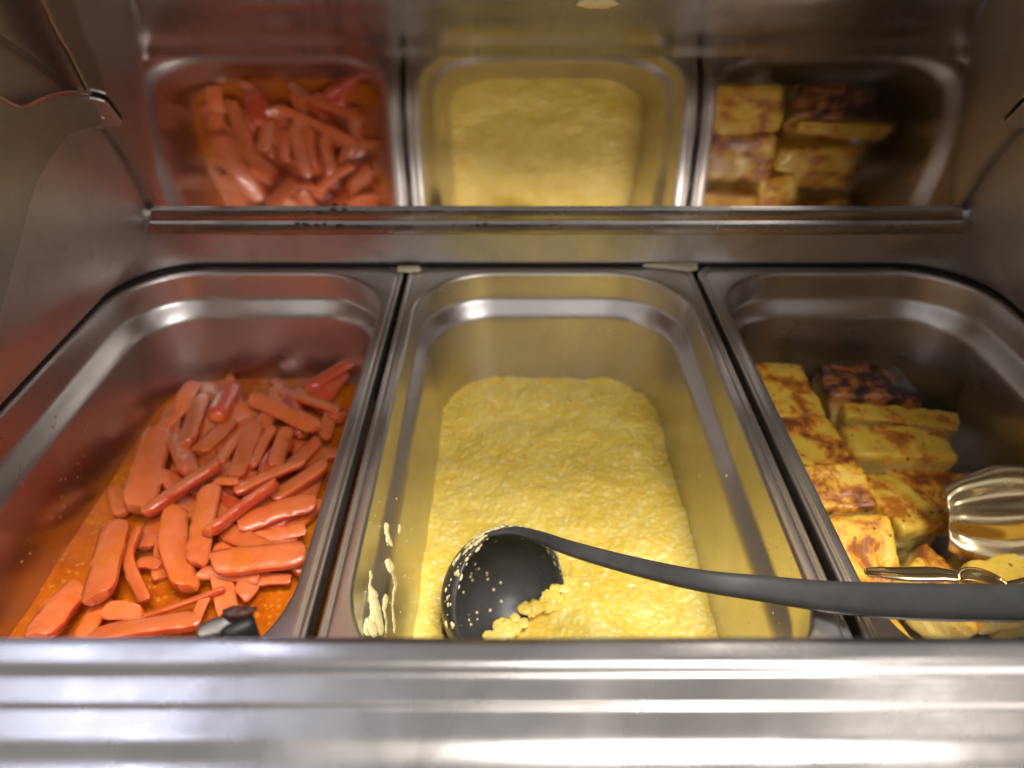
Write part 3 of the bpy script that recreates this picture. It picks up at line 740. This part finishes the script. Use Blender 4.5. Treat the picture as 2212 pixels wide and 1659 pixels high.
# ------------------------------------------------------------------ smears and splatter
def z6(x, y): return ((1280 + x * .4521) * .576, (1900 + y * .4521) * .576)
sm_ = []
def smear(poly, thick, seed):
    """poly in crop points: chain of (x, y, r)"""
    for i in range(len(poly) - 1):
        x0, y0, r0 = poly[i]; x1, y1, r1 = poly[i + 1]; n = max(2, int(math.hypot(x1 - x0, y1 - y0) / (min(r0, r1) * .7)))
        for k in range(n):
            t = k / n; x = x0 + (x1 - x0) * t + random.uniform(-.2, .2) * r0; y = y0 + (y1 - y0) * t
            loc, nn = hit(1, *z6(x, y))
            if loc is None: continue
            r = (r0 + (r1 - r0) * t) * .4521 * .576 * (loc - CAM).dot(FWD) / FPX
            sm_.append(blob_at(loc, nn, r * 1.25 + .2, thick, seed + i * 13 + k, None, 2))
smear([(245, 555, 20), (240, 600, 10), (235, 660, 12), (265, 730, 38), (280, 810, 52), (290, 900, 62), (290, 980, 70), (250, 1040, 60)], .28, 3)
smear([(300, 960, 40), (215, 960, 28), (205, 1060, 30)], .28, 19)
smear([(375, 160, 22), (378, 215, 20), (395, 280, 26), (420, 320, 14)], .25, 7)
smear([(485, 170, 20), (487, 225, 18)], .25, 9)
smear([(400, 480, 40), (430, 550, 26), (450, 640, 26), (435, 720, 18), (425, 830, 12), (435, 940, 22), (445, 1040, 18)], .25, 5)
smear([(370, 770, 30), (355, 850, 16), (375, 960, 14), (375, 1040, 16)], .22, 6)
v, f = join(sm_); tag(build('egg_smear', v, f, M_smear, None, origin=hit(1, *z6(290, 950))[0]), 'thick pale egg smears stuck to the left wall of the middle pan', 'food smear')
dd = []
def spatter(k, n, box, rr, sink):
    c = 0
    while c < n:
        px = random.uniform(box[0], box[2]); py = random.uniform(box[1], box[3]); loc, nn = hit(k, px, py); c += 1
        if loc is None or loc.z < -60 or nn.z > .97: continue
        sink.append(blob_at(loc, nn, rr * random.uniform(.4, 1.2) , .35, c, None, 1))
spatter(1, 26, (1480, 880, 1720, 1360), .75, dd); spatter(1, 22, (930, 590, 1480, 800), .8, dd); spatter(1, 45, (780, 1050, 900, 1370), .5, dd)
v, f = join(dd); tag(build('egg_spatter', v, f, M_smear, None), 'small dried egg flecks spattered over the middle pan walls', 'food spatter', None, 'stuff')
dd = []; spatter(0, 120, (40, 900, 330, 1350), .7, dd)
v, f = join(dd); tag(build('sauce_spatter', v, f, M_dried, None), 'dried yellow sauce flecks on the left wall of the sausage pan', 'food spatter', None, 'stuff')

# ------------------------------------------------------------------ spoon handle resting over the front ledge, with a charred crumb
sp_ = empty('serving_spoon', PD(500, 1350, 196)); tag(sp_, 'steel spoon handle end resting on the front ledge before the sausage pan', 'spoon')
pts = catmull([PD(425, 1368, 194), PD(455, 1359, 193), PD(490, 1350, 192), PD(520, 1344, 192), PD(548, 1343, 192)], 5); rg = []
for i, p in enumerate(pts):
    q = i / (len(pts) - 1); w_ = 3.0 * math.sqrt(max(.02, 1 - (2 * q - 1) ** 4)); t = (pts[min(i + 1, len(pts) - 1)] - pts[max(i - 1, 0)]).normalized()
    n = Vector((0, -.30, .95)); sd = t.cross(n).normalized(); u = sd.cross(t)
    rg.append([p + sd * math.cos(a) * w_ + u * math.sin(a) * min(w_, .9) for a in [math.tau * k / 12 for k in range(12)]])
v, f = loft(rg, cap0=True, cap1=True); build('handle', v, f, M_tool, sp_)
a = PD(515, 1352, 194); 
bar(a, a + Vector((4, -7, -12)), 4.5, 1.2, 'dark_reflection', sp_, M_well)  # dark bar standing in for the handle's reflection in the ledge
vs, fs = blob_at(PD(513, 1325, 192), (0, -.3, 1), 2.2, .8, 4, (1, 0, .3), 3); o = build('charred_crumb', vs, fs, M_char, None, origin=PD(513, 1325, 192)); tag(o, 'dark charred crumb sitting on the spoon handle end', 'crumb')

# egg fleck stuck high inside the lid
for k in range(len(LID) - 1):
    (ya, za), (yb, zb) = LID[k], LID[k + 1]; r0 = 829.5 - FPX * (Vector((0, ya, za)) - CAM).dot(UPV) / (Vector((0, ya, za)) - CAM).dot(FWD)
    if r0 < 8:
        q = PD(1292, r0, (Vector((CAM.x, ya, za)) - CAM).dot(FWD)); nn = Vector((0, -(zb - za), (yb - ya))).normalized(); nn = nn if nn.z < 0 else -nn
        vs, fs = blob_at(q, nn, 3.4, .35, 2, (1, 0, 0), 3); tag(build('egg_fleck', vs, fs, M_smear, None, origin=q), 'single yellow egg fleck stuck to the lid at the top centre', 'food fleck'); break

# soft egg lumps where the egg runs into the ladle
random.seed(31); el = []
for i in range(34):
    t = random.random(); q = P(1058 + 167 * t + random.uniform(-4, 22), 1372 - 124 * t + random.uniform(-2, 18), -67.5)
    el.append(blob_at(q, (0, 0, 1), random.uniform(1.6, 4.0), .28, i, None, 3))
v, f = join(el); tag(build('egg_lumps', v, f, M_mash, mash), None, None, None, 'stuff')
